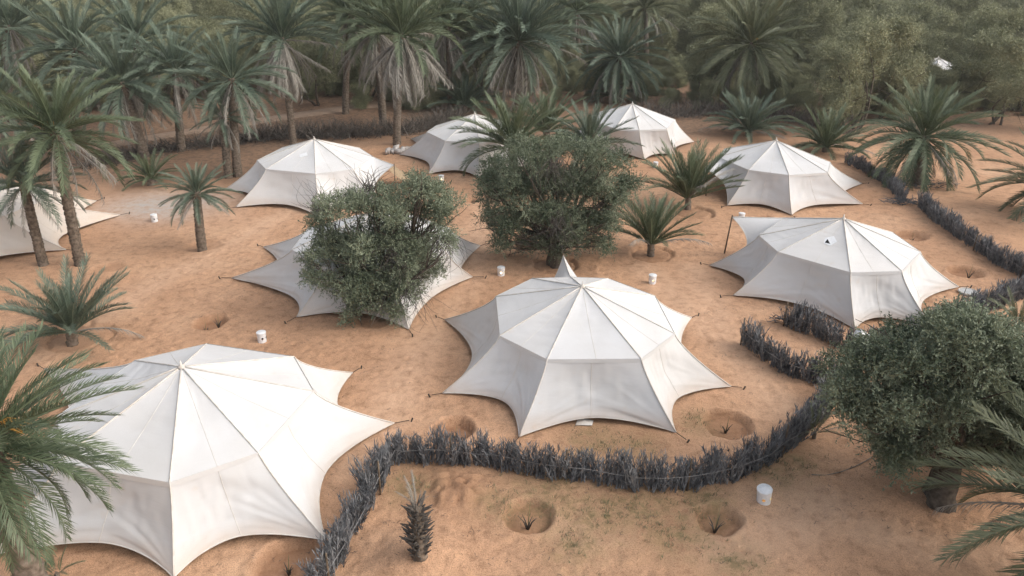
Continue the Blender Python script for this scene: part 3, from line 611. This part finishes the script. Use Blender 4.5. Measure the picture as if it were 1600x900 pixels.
for i in range(9):
    a = i * GOLD; o = obj('dry_frond', DRY[i % 4], st, (math.cos(a) * .05, math.sin(a) * .05, 1.25)); o.rotation_mode = 'QUATERNION'
    o.rotation_quaternion = Quaternion((0, 0, 1), a if i != 3 else 2.8) @ Quaternion((0, 1, 0), -R(random.uniform(68, 88) if i != 3 else 40)); s = random.uniform(.45, .8); o.scale = (s, s, s)

# ------------------------------------------------------------------ broadleaf trees
def crown_mesh(name, blobs, ntw, nl, ll, lw, seed, m, tl=.34, upb=.35, droop=.1, shell=.35, lobes=6):
    r = np.random.default_rng(seed); sub = []
    for c_, r_ in blobs:                                            # each leaf mass breaks up into smaller tufts
        for q in range(lobes):
            v = r.normal(size=3); v /= np.linalg.norm(v); v[2] = v[2] if r.random() < .3 else abs(v[2]); sub.append((np.array(c_) + v * np.array(r_) * r.uniform(.3, .8), np.array(r_) * r.uniform(.22, .42)))
    blobs = sub; Bc = np.array([b[0] for b in blobs], float); Br = np.array([np.broadcast_to(b[1], 3) for b in blobs], float)
    pw = np.prod(Br, axis=1) ** .75; k = r.choice(len(blobs), ntw, p=pw / pw.sum())
    d = r.normal(size=(ntw, 3)); d /= np.linalg.norm(d, axis=1)[:, None]
    rad = shell + (1 - shell) * r.random(ntw) ** .6
    p = Bc[k] + d * Br[k] * rad[:, None]
    t = d * .75 + r.normal(size=(ntw, 3)) * .45 + np.array([0, 0, upb]); t /= np.linalg.norm(t, axis=1)[:, None]
    L = tl * r.uniform(.5, 1.25, ntw); s = np.linspace(0, 1, nl)[None, :]
    q = p[:, None] + t[:, None] * (L[:, None] * s)[..., None]; q[..., 2] -= droop * (L[:, None] * s ** 2)
    rd = r.normal(size=(ntw, nl, 3)); ld = t[:, None] * .55 + rd * .55; ld /= np.linalg.norm(ld, axis=2)[..., None]
    wv = np.cross(ld, r.normal(size=(ntw, nl, 3))); wv /= np.linalg.norm(wv, axis=2)[..., None] + 1e-9
    l = ll * r.uniform(.65, 1.3, (ntw, nl, 1)); w_ = lw * r.uniform(.7, 1.2, (ntw, nl, 1))
    V = np.stack([q, q + ld * l * .5 + wv * w_, q + ld * l, q + ld * l * .5 - wv * w_], 2).reshape(-1, 3)
    clump = .28 * r.normal(size=len(blobs))
    tint = np.clip(.5 + clump[k] * .5 + .22 * r.normal(size=ntw), 0, 1); tint = np.repeat(tint, nl * 4)
    return mesh(name, V, np.arange(len(V)).reshape(-1, 4), m, tint=tint)
def limb_path(a, b, seed, sag=.12):
    r = np.random.default_rng(seed); a = np.array(a, float); b = np.array(b, float); t = np.linspace(0, 1, 7)[:, None]
    L = np.linalg.norm(b - a); P = a + (b - a) * t; P += np.sin(math.pi * t) * r.normal(0, sag * L * .35, 3) + np.cumsum(r.normal(0, .018 * L, (7, 3)), 0) * (t > 0); return P
def tree(label, base_px, blobs_px, ntw, seed, trunk_r, dead=(), name='bushy_tree', hang=(), depth=.9, fork=.9, ntr=1, upb=.35):
    """blobs_px: (x, y, r) of leaf masses read at the tree's own distance; each is given a place in depth too"""
    base = on(*base_px); root = empty(name, base, label, 'tree'); rg = random.Random(seed); blobs = []
    for (x, y, r) in blobs_px:
        for side in (-1, 1):
            dy = side * rg.uniform(.05, 1.0) * depth; p = at_y(x, y, base[1] + dy) - base; rr = r / F_PX * np.linalg.norm(p + base - (0, 0, CAM_H))
            p += np.array([rg.gauss(0, .12), 0, rg.gauss(0, .1)]); p[2] = max(p[2], rr * .75 + .05); blobs.append((p, (rr, rr * 1.05, rr * .88)))
    obj('crown', crown_mesh('crown', blobs, ntw, 14, .078, .0155, seed, M['olive'], upb=upb), root)
    mb = MB(); fk = np.array([rg.gauss(0, .1), 0, fork]); 
    for q in range(ntr):
        o = np.array([rg.gauss(0, .12), rg.gauss(0, .12), 0]) * (q > 0); mb.tube(limb_path(o * 1.5 - (0, 0, .15), fk + o, seed + q, .1), np.linspace(trunk_r * 1.45, trunk_r * .85, 7), 10)
    obj('trunk', mb.mesh('trunk', M['bark'], True), root)
    for i, (p, rr) in enumerate(blobs):
        mb = MB(); P = limb_path(fk - (0, 0, .1), p, seed + 50 + i); mb.tube(P, np.linspace(trunk_r * .55, .015, 7), 6)
        for q in range(4):
            e = p + np.array([rg.gauss(0, 1), rg.gauss(0, 1), rg.gauss(.2, .8)]) * rr[0] * .6; mb.tube(limb_path(P[4], e, seed + i * 7 + q), np.linspace(.025, .006, 7), 4)
        obj('branch', mb.mesh('branch', M['bark'], True), root)
    for i, (x, y, r, dirn) in enumerate(dead):                  # bare grey twigs that stick out or hang down
        c = at_y(x, y, base[1] - depth * (.95 if dirn < 0 else .2)) - base; rr = r / F_PX * (base[1] + 6); mb = MB()
        for q in range(46):
            a = np.array([rg.gauss(0, .16), rg.gauss(0, .12), rg.gauss(0, .10)]) * rr
            e = c + np.array([rg.gauss(0, .55) * rr, rg.gauss(0, .35) * rr, dirn * rr * rg.uniform(.4, 1.25)]); P = limb_path(c + a, e, seed * 3 + q + i * 91, .35); mb.tube(P, np.linspace(.010, .003, 7), 3, False)
        tag(obj('dead_twigs', mb.mesh('dead_twigs', M['twig']), root), kind='stuff')
    return root
tree('dark bushy tree with bare twigs in front of the hidden tent', (598, 492),
     [(505, 345, 34), (545, 330, 42), (590, 320, 40), (630, 330, 42), (660, 310, 36), (672, 345, 36), (515, 395, 42), (555, 385, 48), (605, 380, 50), (645, 395, 46), (530, 440, 44), (575, 440, 48), (620, 445, 44), (600, 478, 34), (560, 472, 30), (645, 455, 30), (690, 375, 24), (500, 440, 26), (665, 425, 32), (690, 325, 28), (545, 488, 20), (615, 492, 24), (485, 400, 22), (650, 290, 22)],
     12500, 21, .16, dead=((505, 335, 40, 1), (575, 300, 30, 1), (610, 390, 44, -1), (690, 370, 44, -1), (640, 450, 46, -1)), depth=1.1)
tree('round dense tree at the centre, behind the peaked flap of the middle tent', (868, 414),
     [(790, 265, 36), (830, 245, 38), (870, 240, 36), (910, 245, 38), (950, 265, 36), (780, 310, 40), (825, 300, 46), (870, 295, 48), (915, 300, 46), (958, 310, 38), (790, 350, 34), (835, 350, 42), (880, 345, 44), (925, 350, 40), (955, 355, 26), (845, 385, 24), (900, 385, 24), (780, 375, 22), (940, 380, 22), (765, 290, 24), (975, 290, 24), (760, 340, 22), (815, 385, 22), (870, 392, 18)],
     13000, 33, .2, dead=((868, 250, 34, -1), (870, 335, 50, -1)), depth=1.5, fork=1.0, ntr=3)
tree('big olive-green tree at the lower right with a thick trunk', (1470, 778),
     [(1340, 600, 46), (1385, 570, 50), (1440, 560, 56), (1500, 540, 58), (1560, 560, 58), (1610, 590, 60), (1350, 650, 46), (1400, 630, 54), (1460, 630, 62), (1520, 620, 62), (1580, 650, 62), (1390, 690, 42), (1440, 690, 44), (1410, 725, 24), (1530, 690, 52), (1620, 680, 60), (1320, 615, 26), (1490, 510, 26), (1545, 520, 34), (1590, 720, 36)],
     16000, 47, .24, depth=1.3, fork=1.1, ntr=3)

# ------------------------------------------------------------------ the wood
def wood_variant(seed, tall):
    r = np.random.default_rng(seed); bl = []
    for i in range(13):
        a = r.uniform(0, 6.28); q = r.uniform(.2, 2.3); z = r.uniform(1.9, tall - 1.0); bl.append((np.array([q * math.cos(a), q * math.sin(a), z]), np.array([1, 1, .85]) * r.uniform(.9, 1.5)))
    bl.append((np.array([0, 0, tall - 1.2]), np.array([1.2, 1.2, 1.1])))
    cm = crown_mesh('crown', bl, 3400, 12, .14, .024, seed, M['wood_leaf'], tl=.85, upb=.45, droop=.25, shell=.2, lobes=7)
    mb = MB()
    for q in range(4):
        e = bl[q][0]; b0 = np.array([r.normal(0, .3), r.normal(0, .3), -.2]); P = limb_path(b0, e, seed + q, .3); mb.tube(P, np.linspace(.13, .03, 7), 6)
        for k in range(3): mb.tube(limb_path(P[3 + k % 3], P[3] + r.normal(0, 1.2, 3) + (0, 0, 1.), seed + q * 9 + k, .3), np.linspace(.04, .008, 7), 4)
    return cm, mb.mesh('trunk', M['bark'], True)
WV = [wood_variant(300 + i, t) for i, t in enumerate((7.2, 8.2, 6.6, 8.8, 7.6))]
rg = random.Random(77); cnt = 0; srccol = bpy.data.collections.new('wood_sources'); sc.collection.children.link(srccol); used = set()
def free(x, y):
    for px, py, l in PALMS:
        if py > 40 and y < py + 2.5 and abs(x / y - px / py) < (l * .7 + 2.2) / py: return False
    for c in (c10,):
        k = c[0] / c[1]
        if y < c[1] + 3 and abs(x - k * y) < 1.9 and y > c[1] - 22: return False
    return True
def wood_edge(x): return 64 + 4 * math.sin(x * .21) - (7 if x > 8 else 0) - (4 if x > 26 else 0) + (1 if x < -20 else 0)
zone = lambda x: 'left' if x < -14 else ('middle' if x < 9 else 'right')
LAB = {'left': 'dark green bushy tree of the wood behind the left palms', 'middle': 'green bushy tree of the wood behind the grey-skirted palms', 'right': 'dusty olive bushy tree at the edge of the wood on the right'}
for row in range(3):
    x = -52.0
    while x < 62:
        y = wood_edge(x) + row * 5.5 + rg.uniform(-2, 2)
        if abs(x) < y * .78 and free(x, y):
            v = cnt % 5; z = zone(x); base = (x, y, gp(x, y)); s = rg.uniform(.8, 1.12); root = empty('wood_tree', base, LAB[z], 'tree', 'trees along the near edge of the wood, ' + z)
            root.rotation_euler = (0, 0, rg.uniform(0, 6.28)); root.scale = (s, s, s * rg.uniform(.9, 1.1))
            co = obj('crown', WV[v][0], root); obj('trunk', WV[v][1], root)
            if v not in used: used.add(v); srccol.objects.link(co)
            cnt += 1
        x += rg.uniform(3.6, 5.6)
pts = []; y = 80.0
while y < 330:
    x = -y * .85
    while x < y * .85:
        px, py = x + rg.uniform(-2, 2), y + rg.uniform(-2, 2)
        if free(px, py) and py > wood_edge(px) + 15: pts.append((px, py, gp(px, py) - .2))
        x += 4.6 + y * .012
    y += 4.8 + y * .02
def scatter(name, label, pts, lo, hi, seed):
    wm = bpy.data.meshes.new(name); wm.from_pydata(pts, [], []); wob = obj(name, wm); tag(wob, label, name, kind='stuff')
    ng = bpy.data.node_groups.new('scatter', 'GeometryNodeTree'); ng.interface.new_socket('Geometry', in_out='INPUT', socket_type='NodeSocketGeometry'); ng.interface.new_socket('Geometry', in_out='OUTPUT', socket_type='NodeSocketGeometry')
    gi = ng.nodes.new('NodeGroupInput'); go = ng.nodes.new('NodeGroupOutput'); iop = ng.nodes.new('GeometryNodeInstanceOnPoints'); ci = ng.nodes.new('GeometryNodeCollectionInfo')
    ci.inputs['Collection'].default_value = srccol; ci.inputs['Separate Children'].default_value = True; ci.inputs['Reset Children'].default_value = True
    iop.inputs['Pick Instance'].default_value = True
    rv = ng.nodes.new('FunctionNodeRandomValue'); rv.data_type = 'FLOAT_VECTOR'; rv.inputs[0].default_value = (0, 0, 0); rv.inputs[1].default_value = (.12, .12, 6.28)
    rs = ng.nodes.new('FunctionNodeRandomValue'); rs.data_type = 'FLOAT'; rs.inputs['Seed'].default_value = seed
    for q in rs.inputs:
        if q.type == 'VALUE' and q.name == 'Min': q.default_value = lo
        if q.type == 'VALUE' and q.name == 'Max': q.default_value = hi
    ng.links.new(gi.outputs[0], iop.inputs['Points']); ng.links.new(ci.outputs[0], iop.inputs['Instance']); ng.links.new(rv.outputs[0], iop.inputs['Rotation'])
    ng.links.new([o for o in rs.outputs if o.type == 'VALUE'][0], iop.inputs['Scale']); ng.links.new(iop.outputs[0], go.inputs[0])
    wob.modifiers.new('scatter', 'NODES').node_group = ng
scatter('wood', 'deep olive-green wood filling the background', pts, .82, 1.18, 3)
ug = []; y = 60.0
while y < 125:
    x = -y * .8
    while x < y * .8:
        px, py = x + rg.uniform(-1.2, 1.2), y + rg.uniform(-1.2, 1.2); e = wood_edge(px) + (5 if px > 8 else 1.5)
        if py > e and not (abs(px / py - c10[0] / c10[1]) < .03 and py > c10[1] - 5 and py < c10[1] + 4): ug.append((px, py, gp(px, py) - .75))
        x += 2.3 + (y - 60) * .03
    y += 2.2 + (y - 60) * .04
for q in range(70):
    py = c10[1] - rg.uniform(4.5, 14); px = py * c10[0] / c10[1] + rg.uniform(-4, 4); ug.append((px, py, gp(px, py) - .45))
scatter('undergrowth', 'dark shrubs and undergrowth at the foot of the wood', ug, .28, .5, 8)

# grey thicket of dry branches along the foot of the wood
def thicket(label, pxs, n, hgt, seed, m='brush'):
    r = np.random.default_rng(seed); P = [at(*p)[:2] for p in pxs]; mb = MB(); b = np.array([*P[0], 0.]); pts_ = walk(P, np.sum([np.linalg.norm(P[i + 1] - P[i]) for i in range(len(P) - 1)]) / n)
    V = []; Q = []; T = []; tint = []; k = 0
    for p, d in pts_:
        for q in range(7):
            a = np.array([p[0] + r.normal(0, .35), p[1] + r.normal(0, .6), gp(*p) - .05]) - b; e = a + np.array([r.normal(0, 1.1), r.normal(0, .6), hgt * r.uniform(.1, 1.0)]); md_ = (a + e) / 2 + r.normal(0, .12, 3)
            an = r.uniform(0, 3.14); wv = np.array([math.cos(an), math.sin(an), .2]) * .022
            V += [a - wv, a + wv, md_ - wv, md_ + wv, e]; Q.append((k, k + 1, k + 3, k + 2)); T.append((k + 2, k + 3, k + 4)); tint += [r.uniform(0, 1)] * 5; k += 5
    root = empty('brush_thicket', b, label, 'thicket'); tag(obj('dry_branches', mesh('dry_branches', V, [np.array(Q), np.array(T)], M[m], tint=tint), root), kind='stuff')
thicket('dark tangle of dry branches behind the two back left tents', [(375, 222), (460, 214), (560, 212), (640, 206), (720, 188)], 420, 1.5, 5, 'brush')
thicket('dry branches along the sandy track behind the left palms', [(140, 262), (230, 240), (330, 226), (390, 220)], 220, 1.0, 6, 'brush')
thicket('bare brown stems at the foot of the wood right of centre', [(1000, 178), (1060, 182), (1130, 178), (1240, 190), (1330, 208)], 260, 1.6, 8)

# ------------------------------------------------------------------ bucket lanterns
def lantern(label, px, rot=0.0, lit=True, tilt=(0, 0), r=.155, h=.36, dz=0.0):
    base = on(*px) + np.array([0, 0, dz]); root = empty('bucket_lantern', base, label, 'lantern', 'bucket lanterns'); root.rotation_euler = (tilt[0], tilt[1], rot)
    K, Hn = 60, 24; holes = [(0.0, .45), (1.15, .45), (2.6, .45), (4.2, .45)]; V = []; idx = {}
    for i in range(Hn + 1):
        for j in range(K):
            a = 2 * math.pi * j / K; z = h * i / Hn; rr = r * (1 - .07 * (1 - i / Hn)) + (.006 if i in (Hn - 1, Hn - 2) else 0)
            for ha, hz in holes:                                   # draw the grid points near a hole's rim onto it
                da = (a - ha + math.pi) % (2 * math.pi) - math.pi; ex = da * r; ez = z - h * hz; q = math.hypot(ex, ez)
                if .038 < q < .054: ex *= .045 / q; ez *= .045 / q; a = ha + ex / r; z = h * hz + ez
            V.append((rr * math.cos(a), rr * math.sin(a), z))
    Q = []
    for i in range(Hn):
        for j in range(K):
            f = (i * K + j, i * K + (j + 1) % K, (i + 1) * K + (j + 1) % K, (i + 1) * K + j); c = np.mean([V[q] for q in f], axis=0); a = math.atan2(c[1], c[0]); ok = True
            for ha, hz in holes:
                da = (a - ha + math.pi) % (2 * math.pi) - math.pi
                if math.hypot(da * r, c[2] - h * hz) < .043: ok = False
            if ok: Q.append(f)
    n_ = len(V); V.append((0, 0, h + .004)); T = [(n_, Hn * K + j, Hn * K + (j + 1) % K) for j in range(K)]
    obj('bucket', mesh('bucket', V, [np.array(Q), np.array(T)], M['bucket'], False), root)
    mb = MB(); an = np.linspace(0, 2 * math.pi, 33); mb.tube([(r * math.cos(t) * 1.0, r * math.sin(t) * 1.0, h) for t in an], .008, 5, False); obj('rim', mb.mesh('rim', M['bucket'], True), root)
    mb = MB(); mb.tube([(r * math.cos(3.4) * 1.02, r * math.sin(3.4) * 1.02, h * .8), (-r * 1.35, -.10, h * .25), (-r * 1.2, .05, .03)], .005, 4); obj('handle', mb.mesh('handle', M['rope']), root)
    mb = MB(); mb.tube([(0, 0, .08), (0, 0, .12), (0, 0, .2), (0, 0, .24)], [.02, .04, .045, .012], 8); obj('bulb', mb.mesh('bulb', M['glow'] if lit else M['black'], True), root)
lantern('bucket lantern in the foreground below the fence curve', (1193, 783), -1.9, tilt=(.06, .1), r=.175, h=.40)
lantern('bucket lantern on the sand just above the largest tent', (410, 533), -1.1, False)
lantern('bucket lantern between the middle tent and the ringed young palm', (1019, 443), -1.4)
lantern('bucket lantern left of the peaked flap of the middle tent', (783, 431), -1.6)
lantern('bucket lantern near the grey patch of ground at left', (242, 346), -1.2, False)
lantern('bucket lantern in front of the centre back tent', (690, 284), -1.6)
lantern('bucket lantern before the farthest open tent', (1024, 262), -1.5)
lantern('bucket lantern behind the propped corner of the torn tent', (1158, 344), -1.5, False)
lantern('bucket lantern lying tipped on the fence top beside the olive-green tree', (1346, 562), -1.57, False, tilt=(1.05, 0), dz=.8)

# ------------------------------------------------------------------ small things
# seedling stumps in the pits
def seedling(label, px, hgt=.5, n=6, name='palm_seedling'):
    b = on(*px); root = empty(name, b, label, 'seedling', 'seedlings in the planting pits'); mb = MB()
    for i in range(n):
        a = i * GOLD; l = hgt * random.uniform(.35, .7); mb.tube([(0, 0, -.03), (math.cos(a) * l * .25, math.sin(a) * l * .25, l * .6), (math.cos(a) * l * .55, math.sin(a) * l * .55, l)], [.022, .014, .004], 4)
    obj('stalk', mb.mesh('stalk', M['brush']), root); mb = MB(); mb.tube([(0, 0, 0), (.02, 0, hgt * .6), (.05, .02, hgt * 1.25)], [.016, .01, .003], 4); obj('shoot', mb.mesh('shoot', M['rachis']), root)
for lab, p, h_ in [('left dry seedling of two in the pit above the largest tent', (320, 511), .45), ('right dry seedling of two in the pit above the largest tent', (342, 512), .5), ('dry seedling in the pit below the left peg of the middle tent', (711, 676), .4), ('seedling in the pit right of the middle tent, by the fence', (1135, 667), .45),
                ('seedling in the large weedy pit at the bottom centre', (825, 818), .65), ('seedling in the pit left of the foreground lantern', (1118, 822), .6), ('seedling in the upper of two pits by the right-hand fence', (1425, 372), .4), ('seedling in the lower of two pits by the right-hand fence', (1515, 428), .55),
                ('seedling in the pit between the two back left tents', (643, 273), .5), ('dark seedling in the pit left of the round tree', (738, 317), .4), ('seedling in the pit below the largest tent', (450, 888), .45)]:
    seedling(lab, p, h_)
# pale sacks and rubble beside the leaning palm
b = on(622, 238); root = empty('rubble_heap', b, 'heap of pale rubble and rags at the foot of the leaning palm', 'rubble')
for k in range(26):
    p = np.array([random.gauss(0, .45), random.gauss(0, .3), random.uniform(.02, .22)]); s = random.uniform(.10, .26); v = np.array([(x, y, z) for x in (-1, 1) for y in (-1, 1) for z in (-1, 1)], float) * s * rng.uniform(.4, 1, 3) + rng.normal(0, .03, (8, 3)) + p
    obj('rubble_piece', mesh('rubble_piece', v, np.array([(0, 1, 3, 2), (4, 6, 7, 5), (0, 4, 5, 1), (2, 3, 7, 6), (0, 2, 6, 4), (1, 5, 7, 3)]), M['rubble']), root)
# metal lid, paper scrap
b = on(1512, 459); mb = MB(); an = np.linspace(0, 2 * math.pi, 25)[:-1]
mb.tube([(0, 0, .0), (0, 0, .03), (0, 0, .05), (0, 0, .052)], [.34, .36, .36, .30], 24); root = empty('metal_lid', b + (0, 0, .02), 'round grey metal lid lying by the right peg of the torn tent', 'lid')
obj('plate', mb.mesh('plate', M['metal']), root); mb = MB(); mb.tube([(.33 * math.cos(t), .33 * math.sin(t), .06) for t in np.linspace(0, 2 * math.pi, 25)], .02, 5, False); obj('rim', mb.mesh('rim', M['seam'], True), root)
b = on(913, 662); V = [(-.26, -.1, .03), (.2, -.14, .05), (.27, .12, .04), (-.16, .17, .07), (0, .02, .09)]
o = obj('paper_sheet', mesh('paper_sheet', V + [(x, y, z - .01) for x, y, z in V], np.array([(0, 1, 4), (1, 2, 4), (2, 3, 4), (3, 0, 4), (6, 5, 9), (7, 6, 9), (8, 7, 9), (5, 8, 9)]), M['seam']), None, tuple(b)); tag(o, 'crumpled pale sheet under the front hem of the middle tent', 'sheet')
# woven mat hanging under the porch of the pale back tent
b = on(640, 290); u = np.linspace(0, 1, 15)[:, None]; v = np.linspace(0, 1, 9)[None, :]; p0 = at_y(612, 262, b[1]) - b; p1 = at_y(655, 285, b[1]) - b
G = np.empty((15, 9, 3)); G[..., 0] = p0[0] + (p1[0] - p0[0]) * u + 0 * v; G[..., 1] = (v - .5) * 1.3 + 0 * u; G[..., 2] = p0[2] * (1 - u) ** 1.6 + .22 * u + .12 * np.sin(v * 3.1) * (1 - u)
tag(obj('woven_mat', mesh('woven_mat', G, grid_faces(14, 8), M['mat'], True), None, tuple(b)), 'tan woven mat slung from the porch of the pale back tent', 'mat')
hp = [on(*p) + (0, 0, .02) for p in ((1268, 742), (1290, 743), (1315, 737), (1335, 730), (1352, 722), (1362, 716))]
mb = MB(); mb.tube(np.array(hp) - hp[0], .014, 6); tag(obj('hose', mb.mesh('hose', M['rope'], True), None, tuple(hp[0])), 'thin pale hose lying on the sand left of the olive-green tree', 'hose')
# weeds, litter, pebbles
def scatter_blades(name, label, spots, per, hgt, wid, m, seed, flat=False, cat='weeds'):
    r = np.random.default_rng(seed); V = []; F = []; k = 0
    for (x, y) in spots:
        z = gp(x, y)
        for q in range(per):
            a = r.uniform(0, 6.28); l = hgt * r.uniform(.4, 1.2); p = np.array([x + r.normal(0, .06), y + r.normal(0, .06), z + (.025 if flat else -.01)])
            e = p + (np.array([math.cos(a) * l, math.sin(a) * l, r.uniform(0, .03)]) if flat else np.array([math.cos(a) * l * .7, math.sin(a) * l * .7, l * .8])); wv = np.array([-math.sin(a), math.cos(a), 0]) * wid
            V += [p - wv, p + wv, e + wv * .3, e - wv * .3]; F.append((k, k + 1, k + 2, k + 3)); k += 4
    tag(obj(name, mesh(name, V, np.array(F), m)), label, cat, kind='stuff')
sp = []
for (a, b_, r_) in WEEDC:
    q = at(a, b_)
    for k in range(int(85 * r_)): sp.append((q[0] + rng.normal(0, r_ * .55), q[1] + rng.normal(0, r_ * .45)))
scatter_blades('ground_weeds', 'thin green weeds sprouting on the sand in the foreground', sp[::2], 6, .09, .008, M['weed'], 4)
sp = [(rng.uniform(-16, 22), rng.uniform(10, 46)) for k in range(2600)]
sp = [s for s in sp if vnoise(np.array(s[0] * .5), np.array(s[1] * .5), 90) > -.05]
scatter_blades('plant_litter', 'bits of dry plant litter strewn over the sand', sp, 3, .085, .008, M['brush'], 5, True, 'litter')


# ------------------------------------------------------------------ evening haze
hm = bpy.data.materials.new('haze'); hm.use_nodes = True; hn = hm.node_tree; hn.nodes.clear()
pv = hn.nodes.new('ShaderNodeVolumePrincipled'); pv.inputs['Color'].default_value = (.95, .93, .88, 1); pv.inputs['Density'].default_value = .0004; pv.inputs['Anisotropy'].default_value = .2
ho = hn.nodes.new('ShaderNodeOutputMaterial'); hn.links.new(pv.outputs[0], ho.inputs['Volume'])
x0, x1, y0, y1, z0, z1 = -640, 660, -230, 960, -2.5, 16
V = [(x, y, z) for x in (x0, x1) for y in (y0, y1) for z in (z0, z1)]
tag(obj('haze', mesh('haze', V, np.array([(0, 1, 3, 2), (4, 6, 7, 5), (0, 4, 5, 1), (2, 3, 7, 6), (0, 2, 6, 4), (1, 5, 7, 3)]), hm)), kind='stuff')
